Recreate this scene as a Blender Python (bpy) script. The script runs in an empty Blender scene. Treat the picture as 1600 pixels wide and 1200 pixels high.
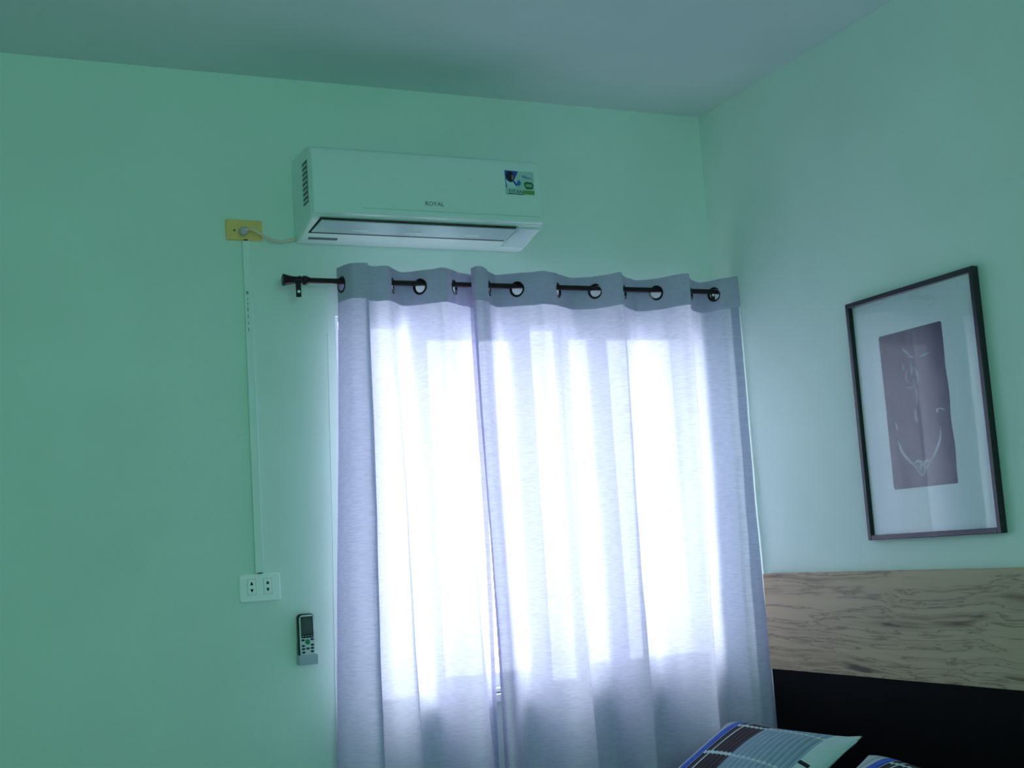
import bpy, bmesh, math, random
from mathutils import Vector, Matrix
import numpy as np
random.seed(7)
S = bpy.context.scene
COL = S.collection

# ------------------------------------------------------------------ camera
F = 2044.64
MR = np.array([[0.9088742227665096, -0.4119376524119107, -0.06523049682423687],
               [-0.005887499259415743, 0.14371402305810851, -0.9896017466278664],
               [0.41702875745330004, 0.8998075628165265, 0.12819268838408604]])
CZ = 1.22
cam = bpy.data.cameras.new('camera'); camo = bpy.data.objects.new('camera', cam); COL.objects.link(camo)
cam.sensor_width = 36; cam.lens = F / 1600 * 36; cam.clip_start = .02
m = Matrix(((MR[0][0], -MR[1][0], -MR[2][0], 0), (MR[0][1], -MR[1][1], -MR[2][1], 0),
            (MR[0][2], -MR[1][2], -MR[2][2], CZ), (0, 0, 0, 1)))
camo.matrix_world = m
S.camera = camo

def ray(px, py): return MR.T @ np.array([px - 800, py - 600, F])
def atY(px, py, y):
    d = ray(px, py); d = d * (y / d[1]); return Vector((d[0], d[1], d[2] + CZ))
def atX(px, py, x):
    d = ray(px, py); d = d * (x / d[0]); return Vector((d[0], d[1], d[2] + CZ))

WY, WX, CEIL = 3.75, 2.529, 2.70      # window wall, right wall, ceiling
WIN = (1.165, 2.455, .80, 1.965)      # opening x0 x1 z0 z1

# ------------------------------------------------------------------ world and light
W = bpy.data.worlds.new('world'); S.world = W; W.use_nodes = True
nt = W.node_tree; nt.nodes.clear()
out = nt.nodes.new('ShaderNodeOutputWorld'); bg = nt.nodes.new('ShaderNodeBackground')
tc = nt.nodes.new('ShaderNodeTexCoord'); sp = nt.nodes.new('ShaderNodeSeparateXYZ'); rmp = nt.nodes.new('ShaderNodeValToRGB')
nt.links.new(tc.outputs['Generated'], sp.inputs[0])
mr = nt.nodes.new('ShaderNodeMapRange'); mr.inputs[1].default_value = -1; mr.inputs[2].default_value = 1
nt.links.new(sp.outputs['Z'], mr.inputs[0]); nt.links.new(mr.outputs[0], rmp.inputs[0]); nt.links.new(rmp.outputs[0], bg.inputs[0]); nt.links.new(bg.outputs[0], out.inputs[0])
rmp.color_ramp.elements[0].position = .44; rmp.color_ramp.elements[0].color = (.56, .60, .70, 1)
rmp.color_ramp.elements[1].position = .49; rmp.color_ramp.elements[1].color = (.84, .92, 1.0, 1)
bg.inputs[1].default_value = 9.4

def area(name, loc, rot, sx, sy, e, col, portal=False):
    l = bpy.data.lights.new(name, 'AREA'); l.shape = 'RECTANGLE'; l.size = sx; l.size_y = sy; l.energy = e; l.color = col
    o = bpy.data.objects.new(name, l); o.location = loc; o.rotation_euler = rot; COL.objects.link(o)
    if portal: l.cycles.is_portal = True
    return o
# portal in the window opening: only guides sampling of the sky light
area('window_portal', ((WIN[0] + WIN[1]) / 2, WY + .19, (WIN[2] + WIN[3]) / 2), (-math.pi / 2, 0, 0), WIN[1] - WIN[0], WIN[3] - WIN[2], 1, (1, 1, 1), True)
# added teal fill lamp behind the camera, brightening the room
area('room_fill', (.3, -1.84, 1.70), (math.radians(90), 0, 0), 1.28, 1.28, 30, (.38, 1.0, .83))
S.view_settings.view_transform = 'Standard'; S.view_settings.look = 'None'
S.view_settings.gamma = 1; S.view_settings.exposure = 0.0; S.view_settings.use_curve_mapping = False
S.cycles.use_denoising = True
S.cycles.max_bounces = 14; S.cycles.diffuse_bounces = 8; S.cycles.transparent_max_bounces = 16; S.cycles.transmission_bounces = 8
S.cycles.sample_clamp_indirect = 6; S.cycles.caustics_reflective = False; S.cycles.caustics_refractive = False

# ------------------------------------------------------------------ materials
def lin(c): return tuple((x / 255 / 12.92) if x / 255 <= .04045 else ((x / 255 + .055) / 1.055) ** 2.4 for x in c)
def mat(name, rgb, rough=.6, metal=0, noise=0, nscale=40, bump=0, bscale=200, coat=0, spec=None, stretch=None):
    """procedural principled: rgb is sRGB 0-255 base colour, broken up with noise"""
    M = bpy.data.materials.new(name); M.use_nodes = True; n = M.node_tree; b = n.nodes['Principled BSDF']
    c = lin(rgb); b.inputs['Roughness'].default_value = rough; b.inputs['Metallic'].default_value = metal
    if coat: b.inputs['Coat Weight'].default_value = coat; b.inputs['Coat Roughness'].default_value = .08
    if spec is not None: b.inputs['Specular IOR Level'].default_value = spec
    t = n.nodes.new('ShaderNodeTexCoord'); mp = n.nodes.new('ShaderNodeMapping'); n.links.new(t.outputs['Object'], mp.inputs[0])
    if stretch: mp.inputs['Scale'].default_value = stretch
    nz = n.nodes.new('ShaderNodeTexNoise'); nz.inputs['Scale'].default_value = nscale; nz.inputs['Detail'].default_value = 4
    n.links.new(mp.outputs[0], nz.inputs['Vector'])
    r = n.nodes.new('ShaderNodeValToRGB'); k = noise
    r.color_ramp.elements[0].position = .3; r.color_ramp.elements[1].position = .7
    r.color_ramp.elements[0].color = (*[max(0, x * (1 - k)) for x in c], 1); r.color_ramp.elements[1].color = (*[min(1, x * (1 + k)) for x in c], 1)
    n.links.new(nz.outputs['Fac'], r.inputs[0]); n.links.new(r.outputs[0], b.inputs['Base Color'])
    if bump:
        nb = n.nodes.new('ShaderNodeTexNoise'); nb.inputs['Scale'].default_value = bscale; n.links.new(mp.outputs[0], nb.inputs['Vector'])
        bp = n.nodes.new('ShaderNodeBump'); bp.inputs['Strength'].default_value = bump; bp.inputs['Distance'].default_value = .002
        n.links.new(nb.outputs['Fac'], bp.inputs['Height']); n.links.new(bp.outputs[0], b.inputs['Normal'])
    return M
M_wall = mat('mint_wall_paint', (224, 238, 230), .7, noise=.03, nscale=3, bump=.15, bscale=90)
M_ceil = mat('ceiling_paint', (218, 226, 228), .8, noise=.02, nscale=3, bump=.1, bscale=90)
M_floor = mat('floor_tile', (190, 180, 165), .35, noise=.06, nscale=5)
M_alu = mat('white_aluminium', (225, 228, 232), .35, noise=.02)
M_ac = mat('air_conditioner_plastic', (226, 240, 238), .4, noise=.01, coat=.3)
M_flap = mat('glossy_flap_plastic', (205, 222, 228), .22, noise=.01, coat=.6)
M_black = mat('black_gap', (10, 11, 12), .7, noise=.1)
M_greyprint = mat('grey_print', (88, 100, 104), .5, noise=.2, nscale=300)
M_plate = mat('white_plate_plastic', (255, 255, 255), .3, noise=.01, coat=.3)
M_yellow = mat('yellowed_plastic', (255, 200, 122), .45, noise=.08, nscale=30)
M_cord = mat('beige_cord', (236, 208, 190), .5, noise=.03)
M_plug = mat('grey_plug', (200, 176, 182), .5, noise=.05)
M_rod = mat('dark_bronze_metal', (48, 34, 40), .38, metal=.6, noise=.15, nscale=60)
M_frame = mat('black_frame_lacquer', (26, 18, 30), .3, noise=.1, coat=.3)
M_mount = mat('picture_mount_card', (240, 246, 250), .8, noise=.01)
M_blackpanel = mat('black_laminate', (8, 7, 9), .6, noise=.1, spec=.08)
M_white = mat('remote_silver_plastic', (214, 220, 222), .4, noise=.02)
M_dark = mat('remote_dark_plastic', (24, 22, 34), .4, noise=.05)
M_btn = mat('rubber_button', (44, 48, 70), .6, noise=.05)
M_green = mat('green_button', (28, 130, 84), .5, noise=.05)
M_lcd = mat('lcd_glass', (70, 76, 78), .25, noise=.04, coat=.5)
M_holder = mat('grey_holder_plastic', (176, 184, 196), .45, noise=.02)
M_sheet = mat('white_sheet', (200, 204, 214), .9, noise=.03, bump=.3)

def cloth_mat(name, rgb, transp, trans_w, slub=1.0):
    M = bpy.data.materials.new(name); M.use_nodes = True; n = M.node_tree; n.nodes.clear()
    o = n.nodes.new('ShaderNodeOutputMaterial'); d = n.nodes.new('ShaderNodeBsdfDiffuse'); t = n.nodes.new('ShaderNodeBsdfTranslucent'); tp = n.nodes.new('ShaderNodeBsdfTransparent')
    m1 = n.nodes.new('ShaderNodeMixShader'); m2 = n.nodes.new('ShaderNodeMixShader')
    tcx = n.nodes.new('ShaderNodeTexCoord'); mp = n.nodes.new('ShaderNodeMapping'); mp.inputs['Scale'].default_value = (35, 35, 420)
    n.links.new(tcx.outputs['Object'], mp.inputs[0])
    nz = n.nodes.new('ShaderNodeTexNoise'); nz.inputs['Scale'].default_value = 1; nz.inputs['Detail'].default_value = 3; n.links.new(mp.outputs[0], nz.inputs['Vector'])
    r = n.nodes.new('ShaderNodeValToRGB'); c = lin(rgb)
    r.color_ramp.elements[0].position = .35; r.color_ramp.elements[1].position = .62
    r.color_ramp.elements[0].color = (*[x * (1 - .16 * slub) for x in c], 1); r.color_ramp.elements[1].color = (*c, 1)
    n.links.new(nz.outputs['Fac'], r.inputs[0]); n.links.new(r.outputs[0], d.inputs[0]); n.links.new(r.outputs[0], t.inputs[0])
    tp.inputs[0].default_value = (*[min(1, x * 1.02) for x in c], 1)
    # thread gaps: the finer the yarn the more sky shows
    rr = n.nodes.new('ShaderNodeMapRange'); rr.inputs[1].default_value = .35; rr.inputs[2].default_value = .65
    rr.inputs[3].default_value = transp * .75; rr.inputs[4].default_value = transp * 1.2; n.links.new(nz.outputs['Fac'], rr.inputs[0])
    m1.inputs[0].default_value = trans_w; n.links.new(d.outputs[0], m1.inputs[1]); n.links.new(t.outputs[0], m1.inputs[2])
    n.links.new(rr.outputs[0], m2.inputs[0]); n.links.new(m1.outputs[0], m2.inputs[1]); n.links.new(tp.outputs[0], m2.inputs[2]); n.links.new(m2.outputs[0], o.inputs[0])
    return M
M_cloth = cloth_mat('lilac_sheer_cloth', (213, 212, 232), .052, .44)
M_band = cloth_mat('grey_header_cloth', (214, 204, 230), .0, .20, .6)

def wood_mat():
    M = bpy.data.materials.new('pale_oak_laminate'); M.use_nodes = True; n = M.node_tree; b = n.nodes['Principled BSDF']; b.inputs['Roughness'].default_value = .55
    t = n.nodes.new('ShaderNodeTexCoord'); mp = n.nodes.new('ShaderNodeMapping'); mp.inputs['Scale'].default_value = (1, .42, 9); n.links.new(t.outputs['Object'], mp.inputs[0])
    nz0 = n.nodes.new('ShaderNodeTexNoise'); nz0.inputs['Scale'].default_value = 2.2; nz0.inputs['Detail'].default_value = 2; n.links.new(t.outputs['Object'], nz0.inputs['Vector'])
    sc = n.nodes.new('ShaderNodeVectorMath'); sc.operation = 'SCALE'; sc.inputs['Scale'].default_value = .5; n.links.new(nz0.outputs['Color'], sc.inputs[0])
    ad = n.nodes.new('ShaderNodeVectorMath'); n.links.new(mp.outputs[0], ad.inputs[0]); n.links.new(sc.outputs[0], ad.inputs[1])
    nz = n.nodes.new('ShaderNodeTexNoise'); nz.inputs['Scale'].default_value = 4.2; nz.inputs['Detail'].default_value = 6; nz.inputs['Roughness'].default_value = .55; n.links.new(ad.outputs[0], nz.inputs['Vector'])
    r = n.nodes.new('ShaderNodeValToRGB'); e = r.color_ramp.elements
    e[0].position = .30; e[0].color = (*lin((96, 72, 58)), 1); e[1].position = .70; e[1].color = (*lin((198, 168, 136)), 1)
    for p, c in ((.36, (150, 122, 98)), (.43, (182, 154, 126)), (.485, (188, 160, 132)), (.50, (134, 106, 88)), (.53, (184, 156, 128)), (.56, (190, 162, 132))):
        k = e.new(p); k.color = (*lin(c), 1)
    n.links.new(nz.outputs['Fac'], r.inputs[0]); n.links.new(r.outputs[0], b.inputs['Base Color'])
    return M
M_wood = wood_mat()
def glass_mat(name, k=.10, ior=1.5):
    M = bpy.data.materials.new(name); M.use_nodes = True; n = M.node_tree; n.nodes.clear()
    o = n.nodes.new('ShaderNodeOutputMaterial'); g = n.nodes.new('ShaderNodeBsdfGlossy'); g.inputs['Roughness'].default_value = .02
    t = n.nodes.new('ShaderNodeBsdfTransparent'); lw = n.nodes.new('ShaderNodeLayerWeight'); lw.inputs['Blend'].default_value = .5; pw = n.nodes.new('ShaderNodeMath'); pw.operation = 'POWER'; pw.inputs[1].default_value = 4; n.links.new(lw.outputs['Facing'], pw.inputs[0]); fr = n.nodes.new('ShaderNodeMath'); fr.operation = 'MULTIPLY_ADD'; fr.inputs[1].default_value = .6; fr.inputs[2].default_value = .06; n.links.new(pw.outputs[0], fr.inputs[0])
    mx = n.nodes.new('ShaderNodeMixShader'); n.links.new(fr.outputs[0], mx.inputs[0]); n.links.new(t.outputs[0], mx.inputs[1]); n.links.new(g.outputs[0], mx.inputs[2]); n.links.new(mx.outputs[0], o.inputs[0])
    return M
M_glass = glass_mat('clear_glass')

# ------------------------------------------------------------------ mesh helpers
def link(name, bm, mats, parent=None, smooth=False, bevel=0, bseg=2, solid=0):
    me = bpy.data.meshes.new(name); bmesh.ops.recalc_face_normals(bm, faces=bm.faces) if not solid else None
    bm.to_mesh(me); bm.free()
    for q in (mats if isinstance(mats, (list, tuple)) else [mats]): me.materials.append(q)
    o = bpy.data.objects.new(name, me); COL.objects.link(o)
    if smooth:
        for p in me.polygons: p.use_smooth = True
    if bevel:
        b = o.modifiers.new('bevel', 'BEVEL'); b.width = bevel; b.segments = bseg; b.limit_method = 'ANGLE'; b.angle_limit = .6
        for p in me.polygons: p.use_smooth = True
        try: me.set_sharp_from_angle(angle=1.2)
        except Exception: pass
    if parent: o.parent = parent; o.location = -Vector(parent.location) if not parent.get('rot') else (0, 0, 0)
    return o
def box(bm, x0, x1, y0, y1, z0, z1, mi=0):
    v = [bm.verts.new((x, y, z)) for x in (x0, x1) for y in (y0, y1) for z in (z0, z1)]
    for f in ((0, 1, 3, 2), (4, 6, 7, 5), (0, 4, 5, 1), (2, 3, 7, 6), (0, 2, 6, 4), (1, 5, 7, 3)):
        k = bm.faces.new([v[i] for i in f]); k.material_index = mi
def nb(): return bmesh.new()
def bx(*a):
    b = nb(); box(b, *a); return b
def thing(name, label, cat, loc, group=None):
    o = bpy.data.objects.new(name, None); COL.objects.link(o); o.location = loc; o.empty_display_size = .1
    o['label'] = label; o['category'] = cat
    if group: o['group'] = group
    bpy.context.view_layer.update(); return o
def lathe(bm, prof, M4, seg=28, cap=True):
    """prof: (t, r) along local +Z"""
    rings = []
    for t, r in prof:
        rings.append([bm.verts.new(M4 @ Vector((r * math.cos(a), r * math.sin(a), t))) for a in [2 * math.pi * i / seg for i in range(seg)]])
    for a, b in zip(rings, rings[1:]):
        for i in range(seg): bm.faces.new((a[i], a[(i + 1) % seg], b[(i + 1) % seg], b[i]))
    if cap: bm.faces.new(rings[0][::-1]); bm.faces.new(rings[-1])
def tube(bm, pts, r, seg=12):
    pts = [Vector(p) for p in pts]; up = Vector((0, 1, .01)); rings = []
    for i, p in enumerate(pts):
        t = (pts[min(i + 1, len(pts) - 1)] - pts[max(i - 1, 0)]).normalized(); a = t.cross(up).normalized(); b = t.cross(a)
        rings.append([bm.verts.new(p + r * (math.cos(q) * a + math.sin(q) * b)) for q in [2 * math.pi * k / seg for k in range(seg)]])
    for a, b in zip(rings, rings[1:]):
        for i in range(seg): bm.faces.new((a[i], a[(i + 1) % seg], b[(i + 1) % seg], b[i]))
    bm.faces.new(rings[0][::-1]); bm.faces.new(rings[-1])
def catmull(P, n):
    P = [np.array(p, float) for p in P]; P = [2 * P[0] - P[1]] + P + [2 * P[-1] - P[-2]]; o = []
    for i in range(1, len(P) - 2):
        for k in range(n):
            t = k / n; a, b, c, d = P[i - 1:i + 3]
            o.append(.5 * ((2 * b) + (c - a) * t + (2 * a - 5 * b + 4 * c - d) * t * t + (3 * b - a - 3 * c + d) * t ** 3))
    o.append(P[-2]); return np.array(o)
def poly_extrude(bm, pts, d):
    """pts: 3D planar outline, d: Vector thickness"""
    a = [bm.verts.new(p) for p in pts]; b = [bm.verts.new(Vector(p) + d) for p in pts]
    bm.faces.new(a); bm.faces.new(b[::-1])
    for i in range(len(a)): j = (i + 1) % len(a); bm.faces.new((a[i], b[i], b[j], a[j]))
def rrect(cx, cz, w, h, r, n=6):
    o = []
    for sx, sz, a0 in ((1, 1, 0), (-1, 1, 90), (-1, -1, 180), (1, -1, 270)):
        for k in range(n + 1):
            a = math.radians(a0 + 90 * k / n); o.append((cx + sx * (w / 2 - r) + r * math.cos(a), cz + sz * (h / 2 - r) + r * math.sin(a)))
    return o
def plateY(bm, outline, y, t):   # outline in x,z; thickness t toward the room (-y)
    poly_extrude(bm, [Vector((x, y, z)) for x, z in outline], Vector((0, -t, 0)))
def ell(cx, cz, a, b, n=20): return [(cx + a * math.cos(2 * math.pi * i / n), cz + b * math.sin(2 * math.pi * i / n)) for i in range(n)]
def text(name, body, size, M4, material, parent, th=.0003, sx=1):
    c = bpy.data.curves.new(name, 'FONT'); c.body = body; c.size = size; c.extrude = th; c.align_x = 'CENTER'; c.align_y = 'CENTER'
    t = bpy.data.objects.new('tmp', c); COL.objects.link(t); bpy.context.view_layer.update()
    me = bpy.data.meshes.new_from_object(t.evaluated_get(bpy.context.evaluated_depsgraph_get())); bpy.data.objects.remove(t)
    me.transform(M4 @ Matrix.Diagonal((sx, 1, 1, 1))); me.materials.clear(); me.materials.append(material)
    o = bpy.data.objects.new(name, me); COL.objects.link(o)
    if parent: o.parent = parent; o.location = -Vector(parent.location)
    return o
def struct(name, bm, mt, **k):
    o = link(name, bm, mt, **k); o['kind'] = 'structure'; return o

# ------------------------------------------------------------------ room shell
X0, Y0, T = -1.9, -1.8, .20
struct('floor', bx(X0 - T, WX + T, Y0 - T, WY + T, -T, 0), M_floor)
struct('ceiling', bx(X0 - T, WX + T, Y0 - T, WY + T, CEIL, CEIL + T), M_ceil)
struct('wall_left', bx(X0 - T, X0, Y0 - T, WY + T, 0, CEIL), M_wall)
struct('wall_right', bx(WX, WX + T, Y0 - T, WY + T, 0, CEIL), M_wall)
b = nb(); BW = (-.35, .95, 1.05, 2.35)        # added window opening behind the camera, made to house the fill lamp
box(b, X0, BW[0], Y0 - T, Y0, 0, CEIL); box(b, BW[1], WX, Y0 - T, Y0, 0, CEIL)
box(b, BW[0], BW[1], Y0 - T, Y0, 0, BW[2]); box(b, BW[0], BW[1], Y0 - T, Y0, BW[3], CEIL)
struct('wall_back', b, M_wall)
b = nb()
for x0, x1, z0, z1 in ((BW[0], BW[0] + .04, BW[2], BW[3]), (BW[1] - .04, BW[1], BW[2], BW[3]), (BW[0] + .04, BW[1] - .04, BW[3] - .04, BW[3]), (BW[0] + .04, BW[1] - .04, BW[2], BW[2] + .04)):
    box(b, x0, x1, Y0 - .14, Y0 - .08, z0, z1)
w2 = struct('added_window', b, M_alu)  # unseen frame added round the fill lamp
o = link('sky_block', bx(BW[0], BW[1], Y0 - .075, Y0 - .06, BW[2], BW[3]), mat('pale_green_block', (190, 222, 206), .8, noise=.03)); o.parent = w2  # added opaque panel, keeps sky light out behind the fill lamp
b = nb()
box(b, X0, WIN[0], WY, WY + T, 0, CEIL); box(b, WIN[1], WX, WY, WY + T, 0, CEIL)
box(b, WIN[0], WIN[1], WY, WY + T, 0, WIN[2]); box(b, WIN[0], WIN[1], WY, WY + T, WIN[3], CEIL)
struct('wall_front', b, M_wall)
# long hairline bead added in place of a bounced-light streak beside the window
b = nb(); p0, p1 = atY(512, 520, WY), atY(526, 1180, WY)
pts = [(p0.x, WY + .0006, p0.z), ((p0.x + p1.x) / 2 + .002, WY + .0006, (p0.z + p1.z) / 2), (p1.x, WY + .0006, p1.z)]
tube(b, pts, .0018, 6); struct('light_streak_bead', b, M_wall)

# ------------------------------------------------------------------ window
wy = WY + .02
win = bpy.data.objects.new('window_1', None); COL.objects.link(win); win['kind'] = 'structure'; win.location = (1.8, WY, .8); bpy.context.view_layer.update()
b = nb(); fx0, fx1, fz0, fz1 = WIN; q = .014
box(b, fx0, fx0 + q, wy, wy + .09, fz0, fz1); box(b, fx1 - q, fx1, wy, wy + .09, fz0, fz1)
box(b, fx0 + q, fx1 - q, wy, wy + .09, fz1 - q, fz1); box(b, fx0 + q, fx1 - q, wy, wy + .09, fz0, fz0 + q)
link('window_frame', b, M_alu, win, bevel=.002)
def sash(xa, xb, y, stl, str_):
    b = nb(); z0, z1 = fz0 + q, fz1 - q; h = .042
    box(b, xa, xa + stl, y, y + .03, z0, z1); box(b, xb - str_, xb, y, y + .03, z0, z1)
    box(b, xa + stl, xb - str_, y, y + .03, z1 - h, z1); box(b, xa + stl, xb - str_, y, y + .03, z0, z0 + h)
    s = link('sash', b, M_alu, win, bevel=.002)
    g = link('pane', bx(xa + stl, xb - str_, y + .013, y + .017, z0 + h, z1 - h), M_glass, s); g.location = (0, 0, 0)
def wxp(px): return atY(px, 560, wy + .03).x
sash(wxp(645), wxp(835), wy + .05, wxp(672) - wxp(645), wxp(835) - wxp(805))
sash(wxp(868), fx1 - q, wy + .012, wxp(886) - wxp(868), .03)
b = nb(); xx = wxp(920); box(b, xx, wxp(946), wy + .012, wy + .042, fz0 + q + .042, fz1 - q - .042); link('mullion', b, M_alu, win, bevel=.002)
link('window_sill', bx(fx0 - .02, fx1 + .02, WY - .02, WY + .1, fz0 - .025, fz0), M_alu, win, bevel=.003)

# ------------------------------------------------------------------ curtain rod
RY, RZ, RR = 3.65, 2.050, .0082
rod = thing('curtain_rod', 'dark bronze curtain rod with a flared end, mounted over the window', 'curtain rod', (1.7, RY, RZ))
b = nb(); rx0 = atY(476, 438, RY).x; RX = Matrix.Rotation(math.pi / 2, 4, 'Y')
lathe(b, [(0, RR), (2.492 - rx0, RR)], Matrix.Translation((rx0, RY, RZ)) @ RX, 20); link('rod', b, M_rod, rod, smooth=False, bevel=.001)
for p in COL.objects['rod'].data.polygons: p.use_smooth = True
prof = [(0, .0150), (.001, .0172), (.004, .0176), (.012, .0150), (.022, .0128), (.034, .0112), (.046, .0106), (.048, .0128), (.054, .0132), (.056, .011), (.060, .0108), (.061, .0135), (.072, .0138), (.074, .0115), (.082, .010), (.083, .0084)]
b = nb(); lathe(b, prof, Matrix.Translation((rx0 - .066, RY, RZ)) @ RX, 28); link('finial', b, M_rod, rod, smooth=True)
b = nb(); lathe(b, [(0, .0084), (.004, .0125), (.012, .0125), (.016, .010), (.024, .014), (.030, .0155), (.032, .014)], Matrix.Translation((2.492, RY, RZ)) @ RX, 28); link('finial', b, M_rod, rod, smooth=True)
def bracket(cx, drop=.052):
    b = nb(); hw = .0078
    box(b, cx - hw, cx + hw, RY - .011, RY - .007, RZ - drop, RZ - .006)        # front tab
    poly_extrude(b, [Vector((cx - .004, RY - .008, RZ - .013)), Vector((cx + .004, RY - .008, RZ - .013)), Vector((cx + .034, WY - .002, RZ + .019)), Vector((cx + .026, WY - .002, RZ + .019))], Vector((0, 0, .007)))  # arm to the wall
    box(b, cx + .020, cx + .040, WY - .003, WY, RZ + .011, RZ + .034)
    o = link('bracket', b, M_rod, rod, bevel=.0015)
    b = nb(); lathe(b, [(0, .0045), (.0015, .0045)], Matrix.Translation((cx, RY - .0122, RZ - drop + .016)) @ Matrix.Rotation(-math.pi / 2, 4, 'X'), 14)
    s = link('screw', b, M_plate, o); s.location = (0, 0, 0)
bracket(atY(465, 450, RY).x); bracket(2.452, .030)

# ------------------------------------------------------------------ curtains
ZT, ZB, ZF = 2.092, 1.987, .035
def build_curtain(label, ctrl, grom, seed):
    rnd = random.Random(seed)
    top, bot = [], []
    for pt, pb, d in ctrl:
        a = atY(pt, 450, RY - d); c = atY(pb, 1190, RY - d * 1.15)
        xa = min(a.x, 2.5287); xb = xa + (min(c.x, 2.5287) - xa)
        top.append((xa, a.y)); bot.append((xb, c.y))
    n = 14; Tp = catmull(top, n); Bp = catmull(bot, n)
    # resample both by the arc length of the top line
    s = np.concatenate([[0], np.cumsum(np.hypot(*np.diff(Tp, axis=0).T))]); L = s[-1]
    N = int(L / .0032); q = np.linspace(0, L, N)
    TX = np.array([np.interp(q, s, Tp[:, k]) for k in (0, 1)]).T; BX = np.array([np.interp(q, s, Bp[:, k]) for k in (0, 1)]).T
    gs = [s[i * n] for i in grom]
    zb = 0.62
    ph = [rnd.uniform(0, 6.3) for _ in range(8)]
    def pos(i, z):
        t = (2.04 - z) / (2.04 - zb); t = max(t, 0); tt = min(t, 1.4)
        x = TX[i, 0] * (1 - tt) + BX[i, 0] * tt; y = TX[i, 1] * (1 - tt) + BX[i, 1] * tt
        sg = q[i]; w = min(1, t * 2.5)
        y += w * (.0035 * math.sin(sg * 34 + ph[0] + z * 1.7) + .0025 * math.sin(sg * 61 + ph[1] - z * 2.6 + math.sin(z * 3 + ph[2])) + .0016 * math.sin(z * 23 + ph[3] + sg * 18) * math.sin(sg * 27 + ph[4]))
        x += w * (.003 * math.sin(z * 4.1 + ph[5] + sg * 3)) * min(1, max(0, (2.49 - x) / .08))
        y += .002 * math.sin(sg * 90 + ph[6]) * (1 - w)
        return (min(x, 2.5287), min(y, WY - .012), z)
    root = thing('eyelet_curtain', label, 'curtain', (float(TX[:, 0].mean()), RY, ZF))
    # hanging cloth
    zs = list(np.linspace(ZB + .002, 1.7, 14)) + list(np.linspace(1.7, ZF, 60))[1:]
    st = 2; idx = list(range(0, N, st))
    b = nb(); V = [[b.verts.new(pos(i, z)) for i in idx] for z in zs]
    for r in range(len(zs) - 1):
        for c in range(len(idx) - 1): b.faces.new((V[r][c], V[r][c + 1], V[r + 1][c + 1], V[r + 1][c]))
    link('drape', b, M_cloth, root, smooth=True)
    # thick side hems, doubled cloth
    for e in (0, 1):
        ii = idx[:5] if e == 0 else idx[-5:]
        b = nb(); V = []
        for z in zs:
            row = []
            for i in ii:
                p = pos(i, z); row.append(b.verts.new((p[0], p[1] + .0022, p[2])))
            V.append(row)
        for r in range(len(zs) - 1):
            for c in range(len(ii) - 1): b.faces.new((V[r][c], V[r][c + 1], V[r + 1][c + 1], V[r + 1][c]))
        link('side_hem', b, M_cloth, root, smooth=True)
    # header band with round holes
    GZ = RZ - .0095; zz = np.linspace(ZB, ZT, 36); b = nb(); th = .0016
    def bandpos(i, z):
        t0 = (2.04 - z) / (2.04 - zb)
        return (min(TX[i, 0], 2.5287), TX[i, 1] + .002 * math.sin(q[i] * 90 + ph[6]) - .0012, z + .0035 * math.sin(q[i] * 21 + ph[7]))
    V = [[b.verts.new(bandpos(i, z)) for i in range(N)] for z in zz]
    for r in range(len(zz) - 1):
        for c in range(N - 1):
            sc = (q[c] + q[c + 1]) / 2; zc = (zz[r] + zz[r + 1]) / 2
            if any((sc - g) ** 2 + (zc - GZ) ** 2 < .0205 ** 2 for g in gs): continue
            b.faces.new((V[r][c], V[r][c + 1], V[r + 1][c + 1], V[r + 1][c]))
    for v in [v for v in b.verts if not v.link_faces]: b.verts.remove(v)
    o = link('header_band', b, M_band, root, smooth=True)
    so = o.modifiers.new('solid', 'SOLIDIFY'); so.thickness = .003; so.offset = 0
    for g in gs:
        i = int(round(g / L * (N - 1))); k = 3
        p = Vector((*TX[i], 0)); tg = Vector((*(TX[min(i + k, N - 1)] - TX[max(i - k, 0)]), 0)).normalized()
        nr = Vector((tg.y, -tg.x, 0)); MM = Matrix.Translation((p.x, p.y, GZ)) @ Matrix(((tg.x, 0, nr.x, 0), (tg.y, 0, nr.y, 0), (0, 1, 0, 0), (0, 0, 0, 1)))
        b = nb(); prof = [(-.0015, .0178), (-.0034, .0192), (-.0038, .0222), (-.0030, .0248), (0, .0258), (.0030, .0248), (.0038, .0222), (.0034, .0192), (.0015, .0178), (-.0015, .0178)]
        lathe(b, prof, MM, 32, cap=False); bmesh.ops.remove_doubles(b, verts=b.verts, dist=1e-6); link('grommet', b, M_rod, root, smooth=True)
    return root
CL = [(574, 596, -.030), (556, 572, -.040), (538, 545, -.044), (528, 528, -.030), (535, 531, 0), (548, 545, .048), (565, 575, .072), (576, 601, .078), (573, 597, .055), (588, 622, .044), (604, 650, .046), (611, 664, .024), (613, 656, 0),
      (622, 668, -.036), (634, 690, -.046), (657, 712, 0), (682, 737, .040), (691, 758, .054), (702, 773, .032), (709, 766, 0), (717, 770, -.030), (730, 774, -.046), (744, 780, -.050)]
build_curtain('left lilac-white eyelet curtain, the narrower one, hanging beside the remote holder', CL, [4, 12, 15, 19], 3)
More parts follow.
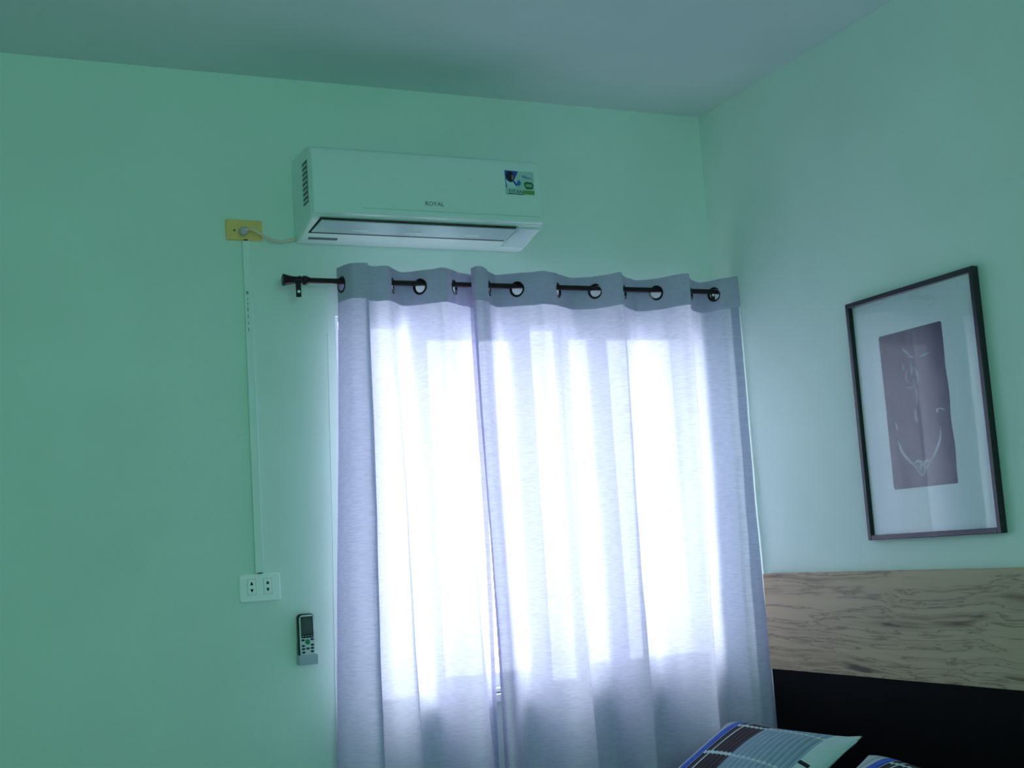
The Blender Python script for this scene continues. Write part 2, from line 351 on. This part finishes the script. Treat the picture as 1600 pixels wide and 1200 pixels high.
CR = [(738, 789, .045), (744, 794, .078), (752, 803, .088), (759, 811, .070), (762, 813, .03), (764, 815, 0), (771, 822, -.032), (780, 835, -.045), (808, 862, 0), (838, 890, .042), (848, 910, .054), (862, 933, .034), (871, 926, 0),
      (881, 938, -.034), (898, 960, -.044), (930, 984, 0), (957, 1005, .044), (971, 1025, .062), (972, 1020, .028), (974, 1017, 0), (984, 1027, -.032), (996, 1045, -.042), (1025, 1072, 0), (1053, 1102, .046), (1072, 1126, .066), (1077, 1130, .052), (1075, 1124, .025), (1077, 1125, 0),
      (1086, 1137, -.03), (1094, 1150, -.038), (1115, 1170, 0), (1128, 1182, .026), (1137, 1192, .032), (1146, 1210, .040), (1156, 1232, .048)]
build_curtain('wide right lilac-white eyelet curtain reaching the corner beside the headboard', CR, [5, 8, 12, 15, 19, 22, 27, 30], 11)

# ------------------------------------------------------------------ air conditioner
AX0, AX1 = 1.050, 1.792
ac = thing('air_conditioner', 'white wall-mounted split air conditioner above the curtain rod', 'air conditioner', (1.42, WY, 2.18))
prof = [(WY, 2.185), (3.722, 2.181), (3.70, 2.186), (3.575, 2.217), (3.560, 2.228), (3.560, 2.41), (3.585, 2.436), (WY, 2.440)]
b = nb(); poly_extrude(b, [Vector((AX0, y, z)) for y, z in prof], Vector((AX1 - AX0, 0, 0))); link('body', b, M_ac, ac, bevel=.007, bseg=3)
# front panel: bowed, slightly wider than the chassis, rounded ends
b = nb(); fp = [(3.562, 2.2265), (3.549, 2.229), (3.5455, 2.24), (3.545, 2.33), (3.5475, 2.40), (3.555, 2.424), (3.572, 2.434), (3.578, 2.40)]
poly_extrude(b, [Vector((AX0 + .002, y, z)) for y, z in fp], Vector((AX1 - AX0 - .004, 0, 0))); link('front_panel', b, M_ac, ac, bevel=.006, bseg=3)
# groove line low on the panel
link('panel_groove', bx(AX0 + .15, AX1 - .015, 3.5447, 3.5462, 2.2475, 2.2483), mat('panel_groove_grey', (150, 176, 172), .5), ac)
# underside: slope line between (3.575,2.217) and (3.70,2.186)
def us(y, off): t = (y - 3.575) / .125; n = Vector((0, -.2407, -.9706)); return Vector((0, y, 2.217 - .031 * t)) + n * off
def uplate(name, x0, x1, y0, y1, o0, o1, mt, par=ac, skew=0):
    b = nb(); v = []
    for x, y in ((x0, y0), (x1, y0), (x1 - skew * .6, y1), (x0 - skew, y1)):
        a = us(y, o0); a.x = x; v.append(a)
    poly_extrude(b, v, Vector((0, -.2407, -.9706)) * (o1 - o0)); return link(name, b, mt, par)
uplate('outlet_slot', 1.078, 1.706, 3.566, 3.6575, .0, .0012, M_black, skew=.012)
fl = uplate('louver_flap', 1.0840, 1.7065, 3.5770, 3.6460, .0012, .0042, M_flap, skew=.012)
uplate('rating_label', 1.075, 1.165, 3.684, 3.697, .0, .0008, M_greyprint)
uplate('outlet_tray', 1.712, 1.786, 3.572, 3.69, .0, .003, M_flap, skew=.01)
for x in (1.19, 1.36, 1.55):
    uplate('flap_clip', x, x + .05, 3.622, 3.627, .0042, .0058, M_plate)
# side grille on the left cheek
b = nb(); box(b, AX0 - .0012, AX0 + .002, 3.583, 3.632, 2.268, 2.395); sg = link('side_grille', b, M_greyprint, ac)
for k in range(8):
    o = link('louver', bx(AX0 - .003, AX0, 3.585, 3.630, 2.274 + k * .015, 2.278 + k * .015), M_ac, sg); o.location = (0, 0, 0)
TY = Matrix.Rotation(math.pi / 2, 4, 'X')
p = atY(679, 319, 3.545); text('brand_lettering', 'ROYAL', .0185, Matrix.Translation((p.x, 3.5446, p.z)) @ TY, mat('lettering_grey', (92, 112, 112), .4), ac, sx=1.05)
# promotional sticker
st = link('sticker', bx(atY(788, 266, 3.545).x, atY(833, 268, 3.545).x, 3.5441, 3.5452, atY(810, 304, 3.545).z, atY(788, 266, 3.545).z), mat('sticker_film', (176, 208, 204), .3), ac)
sx0, sx1 = atY(788, 266, 3.545).x, atY(833, 268, 3.545).x; sz1, sz0 = atY(788, 266, 3.545).z, atY(810, 304, 3.545).z
def SP(u, v): return (sx0 + (sx1 - sx0) * u, sz0 + (sz1 - sz0) * v)
def spoly(name, uv, mt, lay=1):
    b = nb(); plateY(b, [SP(*k) for k in uv], 3.5441 - .0003 * (lay - 1), .0003); o = link(name, b, mt, st); o.location = (0, 0, 0); return o
M_sb = mat('print_blue', (40, 70, 170), .3); M_sd = mat('print_dark', (22, 18, 26), .3); M_sg = mat('print_green', (30, 110, 50), .3); M_sl = mat('print_pale_green', (140, 180, 100), .3); M_skin = mat('print_skin', (150, 100, 90), .3); M_sw = mat('print_white', (205, 225, 228), .3)
spoly('printed_backdrop', [(0, 1), (.46, .98), (.40, .82), (.30, .58), (.36, .50), (.42, .36), (.02, .26)], M_sb)
spoly('printed_shirt', [(.02, .62), (.14, .50), (.26, .52), (.36, .36), (.34, .28), (.06, .26)], M_sw, 2)
spoly('printed_head', [(.06, .86), (.12, .95), (.22, .96), (.29, .86), (.30, .70), (.25, .56), (.19, .50), (.10, .60), (.04, .72)], M_sd, 3)
spoly('printed_face', [(.24, .84), (.30, .78), (.29, .64), (.24, .58), (.21, .66)], M_skin, 4)
spoly('printed_flower', [(.38, .42), (.42, .56), (.48, .62), (.53, .54), (.54, .44), (.47, .36)], mat('print_flower', (50, 110, 190), .3), 2)
spoly('printed_petals', [(.56, .76), (.62, .84), (.72, .80), (.84, .74), (.92, .72), (.90, .66), (.76, .68), (.64, .70)], mat('print_petal', (140, 150, 190), .3), 2)
spoly('printed_badge', [(.64, .50), (.72, .56), (.92, .54), (.97, .44), (.94, .26), (.72, .24), (.66, .34)], M_sg, 2)
for k in range(4): spoly('badge_mark', [(.71 + k * .055, .34), (.71 + k * .055, .46), (.735 + k * .055, .46), (.735 + k * .055, .34)], M_sw, 3)
spoly('printed_strip', [(.60, .02), (.60, .19), (.99, .18), (.99, .01)], M_sl, 2)
spoly('printed_rule', [(.06, .0), (.06, .03), (.62, .02), (.62, -.01)], M_sd, 2)
cx, cz = SP(.34, .11); t = text('sticker_lettering', 'TITAN', .0155, Matrix.Translation((cx, 3.5434, cz)) @ TY, mat('print_teal', (60, 90, 90), .3), st, sx=1.15); t.location = (0, 0, 0)
cx, cz = SP(.80, .11); t = text('sticker_lettering', 'GOLD', .0135, Matrix.Translation((cx, 3.5434, cz)) @ TY, mat('print_olive', (70, 100, 50), .3), st, sx=.9); t.location = (0, 0, 0)

# ------------------------------------------------------------------ yellow socket plate, plug and cord
a, c = atY(351.5, 343.5, WY), atY(409.5, 377.5, WY)
yp = thing('socket_plate', 'yellowed socket plate left of the air conditioner with a plug in it', 'socket', ((a.x + c.x) / 2, WY, (a.z + c.z) / 2))
b = nb(); plateY(b, rrect((a.x + c.x) / 2, (a.z + c.z) / 2, c.x - a.x, a.z - c.z, .003), WY, .009); link('plate', b, M_yellow, yp, bevel=.002)
for px in (366, 396.5):
    k = atY(px, 359.5, WY - .01); b = nb(); plateY(b, ell(k.x, k.z, .0034, .0034, 12), WY - .0085, .0012); link('screw', b, mat('old_screw', (96, 110, 70), .5), yp)
k = atY(384, 376, WY); link('notch', bx(k.x - .008, k.x + .004, WY - .0096, WY - .002, k.z - .0025, k.z + .0015), M_black, yp)
k = atY(382, 360, WY - .03)
cord = thing('power_cord', 'beige power cord with round plug running from yellow plate to air conditioner', 'power cord', (k.x, WY - .03, k.z))
b = nb(); lathe(b, [(0, .0125), (.004, .0135), (.018, .0135), (.022, .012), (.024, .006)], Matrix.Translation((k.x, WY - .009, k.z)) @ Matrix.Rotation(math.pi / 2, 4, 'X'), 24); link('plug', b, M_plug, cord, smooth=True, bevel=0)
pp = [(k.x, WY - .030, k.z + .002)] + [tuple(atY(px, py, y)) for px, py, y in ((392, 358, 3.712), (401, 361.5, 3.708), (410, 367, 3.708), (424, 374.5, 3.712), (440, 377.5, 3.718), (455, 374.5, 3.722), (466, 372.5, 3.728), (476, 372, 3.738))]
b = nb(); tube(b, catmull(pp, 8), .0036, 10); link('cable', b, M_cord, cord, smooth=True)

# ------------------------------------------------------------------ cable trunking
p0, p1 = atY(384, 377, WY), atY(403, 895, WY); xc = (p0.x + p1.x) / 2
tr = thing('cable_trunking', 'thin white cable trunking running down to the double socket', 'cable trunking', (xc, WY, p1.z))
link('channel', bx(xc - .0105, xc + .0105, WY - .010, WY, p1.z, p0.z - .001), M_wall, tr, bevel=.001)
link('cover', bx(xc - .0115, xc + .0115, WY - .013, WY - .010, p1.z, p0.z - .001), mat('trunking_cover', (228, 240, 234), .45), tr, bevel=.001)
link('end_gap', bx(xc - .003, xc + .0095, WY - .0134, WY - .002, p1.z - .0022, p1.z - .0002), M_black, tr)
b = nb()
for py0, py1 in ((455.5, 456.8), (458, 459.2), (466, 469), (472, 476), (480, 487), (492, 497), (503, 507), (512, 518)):
    z0 = atY(386.5, py1, WY - .013).z; z1 = atY(386.5, py0, WY - .013).z; w = .0035 if py0 < 460 else .0007
    box(b, xc - .003 - w, xc - .003 + w, WY - .0135, WY - .0128, z0, z1)
link('printed_marking', b, M_black, tr)

# ------------------------------------------------------------------ double socket
a, c = atY(373.5, 897, WY), atY(436.5, 938, WY); ox, oz = (a.x + c.x) / 2, (a.z + c.z) / 2
oz = (atY(405, 918, WY)).z; ow, oh = .118, .079
so = thing('wall_socket', 'white double wall socket at the foot of the cable trunking', 'socket', (ox, WY, oz))
b = nb(); plateY(b, rrect(ox, oz, ow, oh, .008), WY, .010); link('face_plate', b, M_plate, so, bevel=.003, bseg=3)
for px, py in ((393.5, 917.5), (418.5, 915.5)):
    k = atY(px, py, WY - .011)
    b = nb(); plateY(b, rrect(k.x, k.z, .0245, .0455, .001), WY - .0098, .0006); rim = link('module_seam', b, mat('seam_grey', (110, 140, 134), .5), so)
    b = nb(); plateY(b, rrect(k.x, k.z, .0232, .0442, .001), WY - .0098, .0012); md = link('module', b, M_plate, so)
    for s in (1, -1):
        b = nb(); zc = k.z + s * .0088
        plateY(b, [(k.x - .0040, zc - s * .0035), (k.x + .0040, zc - s * .0035), (k.x + .0034, zc + s * .0005), (k.x + .0012, zc + s * .0052), (k.x - .0012, zc + s * .0052), (k.x - .0034, zc + s * .0005)], WY - .0109, .0004)
        o = link('slot', b, M_black, md); o.location = (0, 0, 0)

# ------------------------------------------------------------------ remote and holder
rc = atY(478.5, 998, WY - .02); rz1 = atY(474.5, 959, WY - .02).z; rz0 = atY(482, 1038, WY - .02).z; rx = rc.x + .001; rw = .049
ho = thing('remote_holder', 'pale grey wall holder pocket under the remote control', 'holder', (rx, WY, rz0))
hz = rz0 + .028
b = nb(); box(b, rx - .0275, rx + .0275, WY - .034, WY - .031, rz0, hz); box(b, rx - .0275, rx + .0275, WY - .031, WY, rz0, rz0 + .003)
box(b, rx - .0275, rx - .0255, WY - .031, WY, rz0 + .003, hz); box(b, rx + .0255, rx + .0275, WY - .031, WY, rz0 + .003, hz); link('pocket', b, M_holder, ho, bevel=.001)
link('back_plate', bx(rx - .0265, rx + .0265, WY - .003, WY, rz0 + .003, rz0 + .06), M_holder, ho, bevel=.001)
rm = thing('remote_control', 'silver remote control with dark screen and green button in the wall holder', 'remote control', (rx, WY - .01, rz0 + .004))
rz = (rz1 + rz0 + .006) / 2; rh = rz1 - rz0 - .006
b = nb(); plateY(b, rrect(rx, rz, rw, rh, .012), WY - .005, .018); link('body', b, M_dark, rm, bevel=.003)
b = nb(); plateY(b, rrect(rx + .001, rz - .0012, rw - .005, rh - .005, .011), WY - .0215, .0045); link('face', b, M_white, rm, bevel=.0015)
fy = WY - .026
b = nb(); plateY(b, rrect(rx + .001, rz1 - .0385, .036, .061, .003), fy, .0008); scn = link('screen', b, M_dark, rm)
b = nb(); plateY(b, rrect(rx + .001, rz1 - .0345, .031, .047, .0015), fy - .0008, .0003); o = link('display', b, M_lcd, scn); o.location = (0, 0, 0)
for k in range(4):
    b = nb(); plateY(b, ell(rx + .001 + (k - 1.5) * .0085, rz1 - .0635, .0017, .0017, 10), fy - .0008, .0003); o = link('icon', b, M_holder, scn); o.location = (0, 0, 0)
b = nb(); plateY(b, ell(rx + .001, rz1 - .080, .0072, .0078, 24), fy, .0015); link('power_button', b, M_green, rm)['label'] = 'round green button'
for dx, dz in ((-.0135, .0745), (.0135, .0735), (-.0130, .0905), (.0135, .0890), (-.0130, .0995), (0, .0985), (.0130, .0980), (-.0125, .1090), (.0125, .1075)):
    b = nb(); plateY(b, ell(rx + .001 + dx, rz1 - dz, .0053, .0032, 14), fy, .0012); link('button', b, M_btn, rm)

# ------------------------------------------------------------------ framed picture on the right wall
FX = WX - .022
c4 = [atX(*p, FX) for p in ((1320, 477), (1518, 414), (1565, 835), (1356, 843))]
py1 = (c4[0].y + c4[3].y) / 2; py0 = (c4[1].y + c4[2].y) / 2; pz1 = (c4[0].z + c4[1].z) / 2; pz0 = (c4[2].z + c4[3].z) / 2
pf = thing('framed_picture', 'tall black-framed dark print with wide pale mount above the headboard', 'picture', (WX, (py0 + py1) / 2, pz0))
fw = .0145
b = nb()
for y0, y1, z0, z1 in ((py0, py0 + fw, pz0, pz1), (py1 - fw, py1, pz0, pz1), (py0 + fw, py1 - fw, pz1 - fw, pz1), (py0 + fw, py1 - fw, pz0, pz0 + fw)): box(b, FX, WX - .001, y0, y1, z0, z1)
link('frame', b, M_frame, pf, bevel=.0015)
MX = WX - .008
link('mount', bx(MX, WX - .001, py0 + fw, py1 - fw, pz0 + fw, pz1 - fw), M_mount, pf)
link('glass', bx(MX - .006, MX - .004, py0 + fw, py1 - fw, pz0 + fw, pz1 - fw), M_glass, pf)
pc = [atX(*p, MX) for p in ((1373, 527), (1470, 501), (1498, 755), (1397, 765))]
qy1 = (pc[0].y + pc[3].y) / 2; qy0 = (pc[1].y + pc[2].y) / 2; qz1 = (pc[0].z + pc[1].z) / 2; qz0 = (pc[2].z + pc[3].z) / 2
def PP(u, v, l=0): return Vector((MX - .0004 * l, qy1 + (qy0 - qy1) * u, qz1 + (qz0 - qz1) * v))
M_print = bpy.data.materials.new('dark_print'); M_print.use_nodes = True
n = M_print.node_tree; bb = n.nodes['Principled BSDF']; bb.inputs['Roughness'].default_value = .7
t = n.nodes.new('ShaderNodeTexCoord'); mp = n.nodes.new('ShaderNodeMapping'); n.links.new(t.outputs['Object'], mp.inputs[0]); mp.inputs['Scale'].default_value = (1, 9, 2.4)
nz = n.nodes.new('ShaderNodeTexNoise'); nz.inputs['Scale'].default_value = 1.6; nz.inputs['Detail'].default_value = 5; n.links.new(mp.outputs[0], nz.inputs['Vector'])
r = n.nodes.new('ShaderNodeValToRGB'); r.color_ramp.elements[0].color = (*lin((24, 20, 30)), 1); r.color_ramp.elements[1].color = (*lin((76, 80, 88)), 1); r.color_ramp.elements[0].position = .35; r.color_ramp.elements[1].position = .75
n.links.new(nz.outputs['Fac'], r.inputs[0]); n.links.new(r.outputs[0], bb.inputs['Base Color'])
b = nb(); o_ = []
for k in range(21): o_.append(PP(1 + .008 * math.sin(k * .9) * (k > 3), .01 + .98 * k / 20))
o_ = [PP(.015, 0), PP(.985, 0)] + o_ + [PP(.985, 1), PP(.015, 1), PP(0, .985), PP(.006, .5), PP(0, .015)]
poly_extrude(b, o_, Vector((-.0006, 0, 0))); pr = link('print', b, M_print, pf)
def ribbon(pts, w, mt, name='printed_stroke'):
    P = catmull(pts, 10); b = nb(); L_, R_ = [], []
    for i, p in enumerate(P):
        d = P[min(i + 1, len(P) - 1)] - P[max(i - 1, 0)]; d = d / (np.hypot(*d) + 1e-9); t = i / (len(P) - 1); ww = w * (.15 + math.sin(math.pi * t)) 
        nrm = np.array([-d[1], d[0] * .42]); L_.append(PP(*(p + nrm * ww), 2)); R_.append(PP(*(p - nrm * ww), 2))
    vl = [b.verts.new(v) for v in L_]; vr = [b.verts.new(v) for v in R_]
    for i in range(len(vl) - 1): b.faces.new((vl[i], vl[i + 1], vr[i + 1], vr[i]))
    o = link(name, b, mt, pr); o.location = (0, 0, 0); return o
M_pale = mat('print_pale', (170, 184, 190), .7, noise=.1); M_mid = mat('print_mid', (160, 170, 178), .7, noise=.2, nscale=60); M_mid2 = mat('print_soft', (128, 136, 146), .7, noise=.3, nscale=50)
ribbon([(.15, .69), (.19, .76), (.30, .83), (.43, .885)], .020, M_pale); ribbon([(.83, .64), (.80, .72), (.72, .79), (.62, .85)], .018, M_pale)
ribbon([(.36, .855), (.42, .835), (.48, .85), (.46, .885), (.50, .90)], .020, M_pale); ribbon([(.62, .85), (.57, .84), (.52, .86), (.53, .89), (.49, .91)], .020, M_pale)
ribbon([(.36, .86), (.42, .90), (.48, .925), (.53, .90), (.60, .86)], .016, M_mid)
ribbon([(.13, .57), (.15, .60), (.16, .63)], .012, M_mid); ribbon([(.85, .53), (.80, .54), (.82, .56)], .014, M_mid); ribbon([(.84, .53), (.92, .545)], .010, M_mid)
ribbon([(.60, .195), (.68, .185), (.78, .175)], .012, M_pale); ribbon([(.36, .11), (.42, .14), (.48, .165)], .014, M_mid); ribbon([(.44, .17), (.54, .18)], .012, M_mid)
for pts in ([(.46, .2), (.48, .26), (.47, .3)], [(.40, .25), (.38, .31), (.42, .34)], [(.50, .32), (.52, .42), (.50, .5)], [(.34, .2), (.36, .26)], [(.52, .24), (.56, .3), (.54, .36)], [(.36, .36), (.44, .37), (.5, .36)], [(.48, .5), (.47, .56), (.49, .6)]): ribbon(pts, .016, M_mid2)

# ------------------------------------------------------------------ bed, mattress
HX = WX - .035
hy1 = atX(1197, 960, HX).y; hz1 = (atX(1196, 897, HX).z + atX(1600, 887, HX).z) / 2; hzm = (atX(1208, 1045, HX).z + atX(1600, 1080, HX).z) / 2; hy0 = hy1 - 1.78
bed = thing('bed', 'bed with a headboard of pale streaked wood above black panel', 'bed', (1.5, (hy0 + hy1) / 2, 0))
link('wood_panel', bx(HX, WX - .003, hy0, hy1, hzm, hz1), M_wood, bed, bevel=.0015)
link('black_panel', bx(HX + .004, WX - .003, hy0, hy1, .02, hzm), M_blackpanel, bed, bevel=.001)
by0, by1 = hy0 + .08, hy1 - .12; bx0 = .46
link('side_rail', bx(bx0, HX + .003, by0, by0 + .03, .12, .30), M_blackpanel, bed, bevel=.002)
link('side_rail', bx(bx0, HX + .003, by1 - .03, by1, .12, .30), M_blackpanel, bed, bevel=.002)
link('foot_rail', bx(bx0 - .03, bx0, by0, by1, .12, .32), M_blackpanel, bed, bevel=.002)
link('slat_base', bx(bx0, HX + .003, by0 + .03, by1 - .03, .16, .20), M_wood, bed)
for x in (bx0 - .03, HX - .08):
    for y in (by0, by1 - .06): link('leg', bx(x, x + .06, y, y + .06, 0, .12), M_blackpanel, bed, bevel=.003)
mt_ = link('mattress', bx(bx0 + .01, HX - .01, by0 + .035, by1 - .035, .20, .375), M_sheet, bevel=.03, bseg=4)
mt_['label'] = 'mattress under white sheet lying on the bed base, below the two pillows'; mt_['category'] = 'mattress'

# ------------------------------------------------------------------ quilted pillows
PM = [mat('quilt_white', (196, 212, 214), .9, noise=.03, bump=.3), mat('quilt_black', (26, 20, 26), .9, noise=.1), mat('quilt_blue', (52, 96, 196), .9, noise=.28, nscale=90, bump=.3),
      mat('quilt_brown', (62, 46, 56), .9, noise=.1, bump=.3), mat('quilt_grey_blue', (142, 164, 182), .9, noise=.06, bump=.3), mat('quilt_pale_line', (188, 204, 206), .9, noise=.03), mat('quilt_seam', (98, 118, 140), .9, noise=.05)]
def pillow(label, loc, rot, seed):
    Lu, Lv, T_ = .62, .46, .125; nu, nv = 208, 110
    def regions(u, v):   # u 0 = window end, v 0 = top edge
        if u < .15:
            k = (u / .15 * 6) % 1; return 1 if k > .72 else 0
        if u < .225: return 2
        if u < .231: return 0
        if u < .47:
            if abs(v - .13) < .012 or abs(v - .46) < .014 or abs(v - .80) < .014: return 0
            if abs(u - .285) < .008 : return 0
            if abs((u * 26) % 1 - .4375) < .03: return 1
            return 3
        if u < .89:
            if abs((u * 26) % 1 - .4375) < .03: return 6
            if abs(v - .13) < .010 or abs(v - .46) < .010: return 5
            return 4
        if abs(v - .36) < .012 and u < .95: return 1
        return 0
    root = thing('pillow', label, 'pillow', (0, 0, 0), 'quilted pillows on the bed')
    def surf(i, j, side):
        u, v = i / nu, j / nv; a, c = 2 * u - 1, 2 * v - 1
        th = T_ / 2 * max(0, (1 - abs(a) ** 2.5)) ** .68 * max(0, (1 - abs(c) ** 3.0)) ** .55
        pin_u = 1 - .07 * (1 - c * c) * abs(a) ** 3; pin_v = 1 - .12 * (1 - a * a) * abs(c) ** 3 if c > 0 else 1 - .16 * (1 - a * a) * abs(c) ** 3
        # rounded corners at the window end, pointed at the other
        if a < 0: pin_v *= 1 - .14 * abs(a) ** 6
        gr = 0
        if .21 < u < .88 and side > 0: gr = -.0045 * max(0, 1 - abs((u * 26) % 1 - .4375) * 4) * (1 - abs(c) ** 8)
        wr = .004 * math.sin(7 * u + 5 * v + seed) * math.sin(4 * v + seed)
        return Vector((-a * Lu / 2 * pin_u, c * Lv / 2 * pin_v, side * (th + gr) + wr * (th / (T_ / 2))))
    b = nb(); A = [[b.verts.new(surf(i, j, 1)) for j in range(nv + 1)] for i in range(nu + 1)]
    step = 5; 
    B = [[(A[i][j] if i in (0, nu) or j in (0, nv) else b.verts.new(surf(i, j, -1))) for j in range(nv + 1)] for i in range(nu + 1)]
    for i in range(nu):
        for j in range(nv):
            f = b.faces.new((A[i][j], A[i + 1][j], A[i + 1][j + 1], A[i][j + 1])); f.material_index = regions((i + .5) / nu, (j + .5) / nv)
            f = b.faces.new((B[i][j], B[i][j + 1], B[i + 1][j + 1], B[i + 1][j])); f.material_index = 0
    root.location = loc; root.rotation_euler = rot; root['rot'] = 1
    o = link('cover', b, PM, root, smooth=True)
    # piping round the seam
    ring = [surf(i, 0, 1) for i in range(0, nu, 5)] + [surf(nu, j, 1) for j in range(0, nv, 5)] + [surf(i, nv, 1) for i in range(nu, 0, -5)] + [surf(0, j, 1) for j in range(nv, -1, -5)]
    b = nb(); tube(b, ring, .003, 6); link('piping', b, PM[5], root, smooth=True)
    del root['rot']; return root
# local x -> world -y (window end at +y), local y (v: top to foot) -> down the slope toward -x
def prot(tilt, yaw=0):
    ex = Vector((0, 1, 0)); ey = Vector((-math.cos(tilt), 0, -math.sin(tilt))); ez = ex.cross(ey)
    R = Matrix((ex, ey, ez)).transposed().to_4x4(); return (Matrix.Rotation(yaw, 4, 'X') @ R).to_euler()
pillow('blue, brown and grey quilted pillow nearest the window curtain', (2.150, 3.262, .545), prot(math.radians(31)), 1.0)
pillow('blue-striped quilted pillow farther from the window, only its striped corner showing', (2.150, 2.605, .506), prot(math.radians(26), math.radians(5)), 2.3)
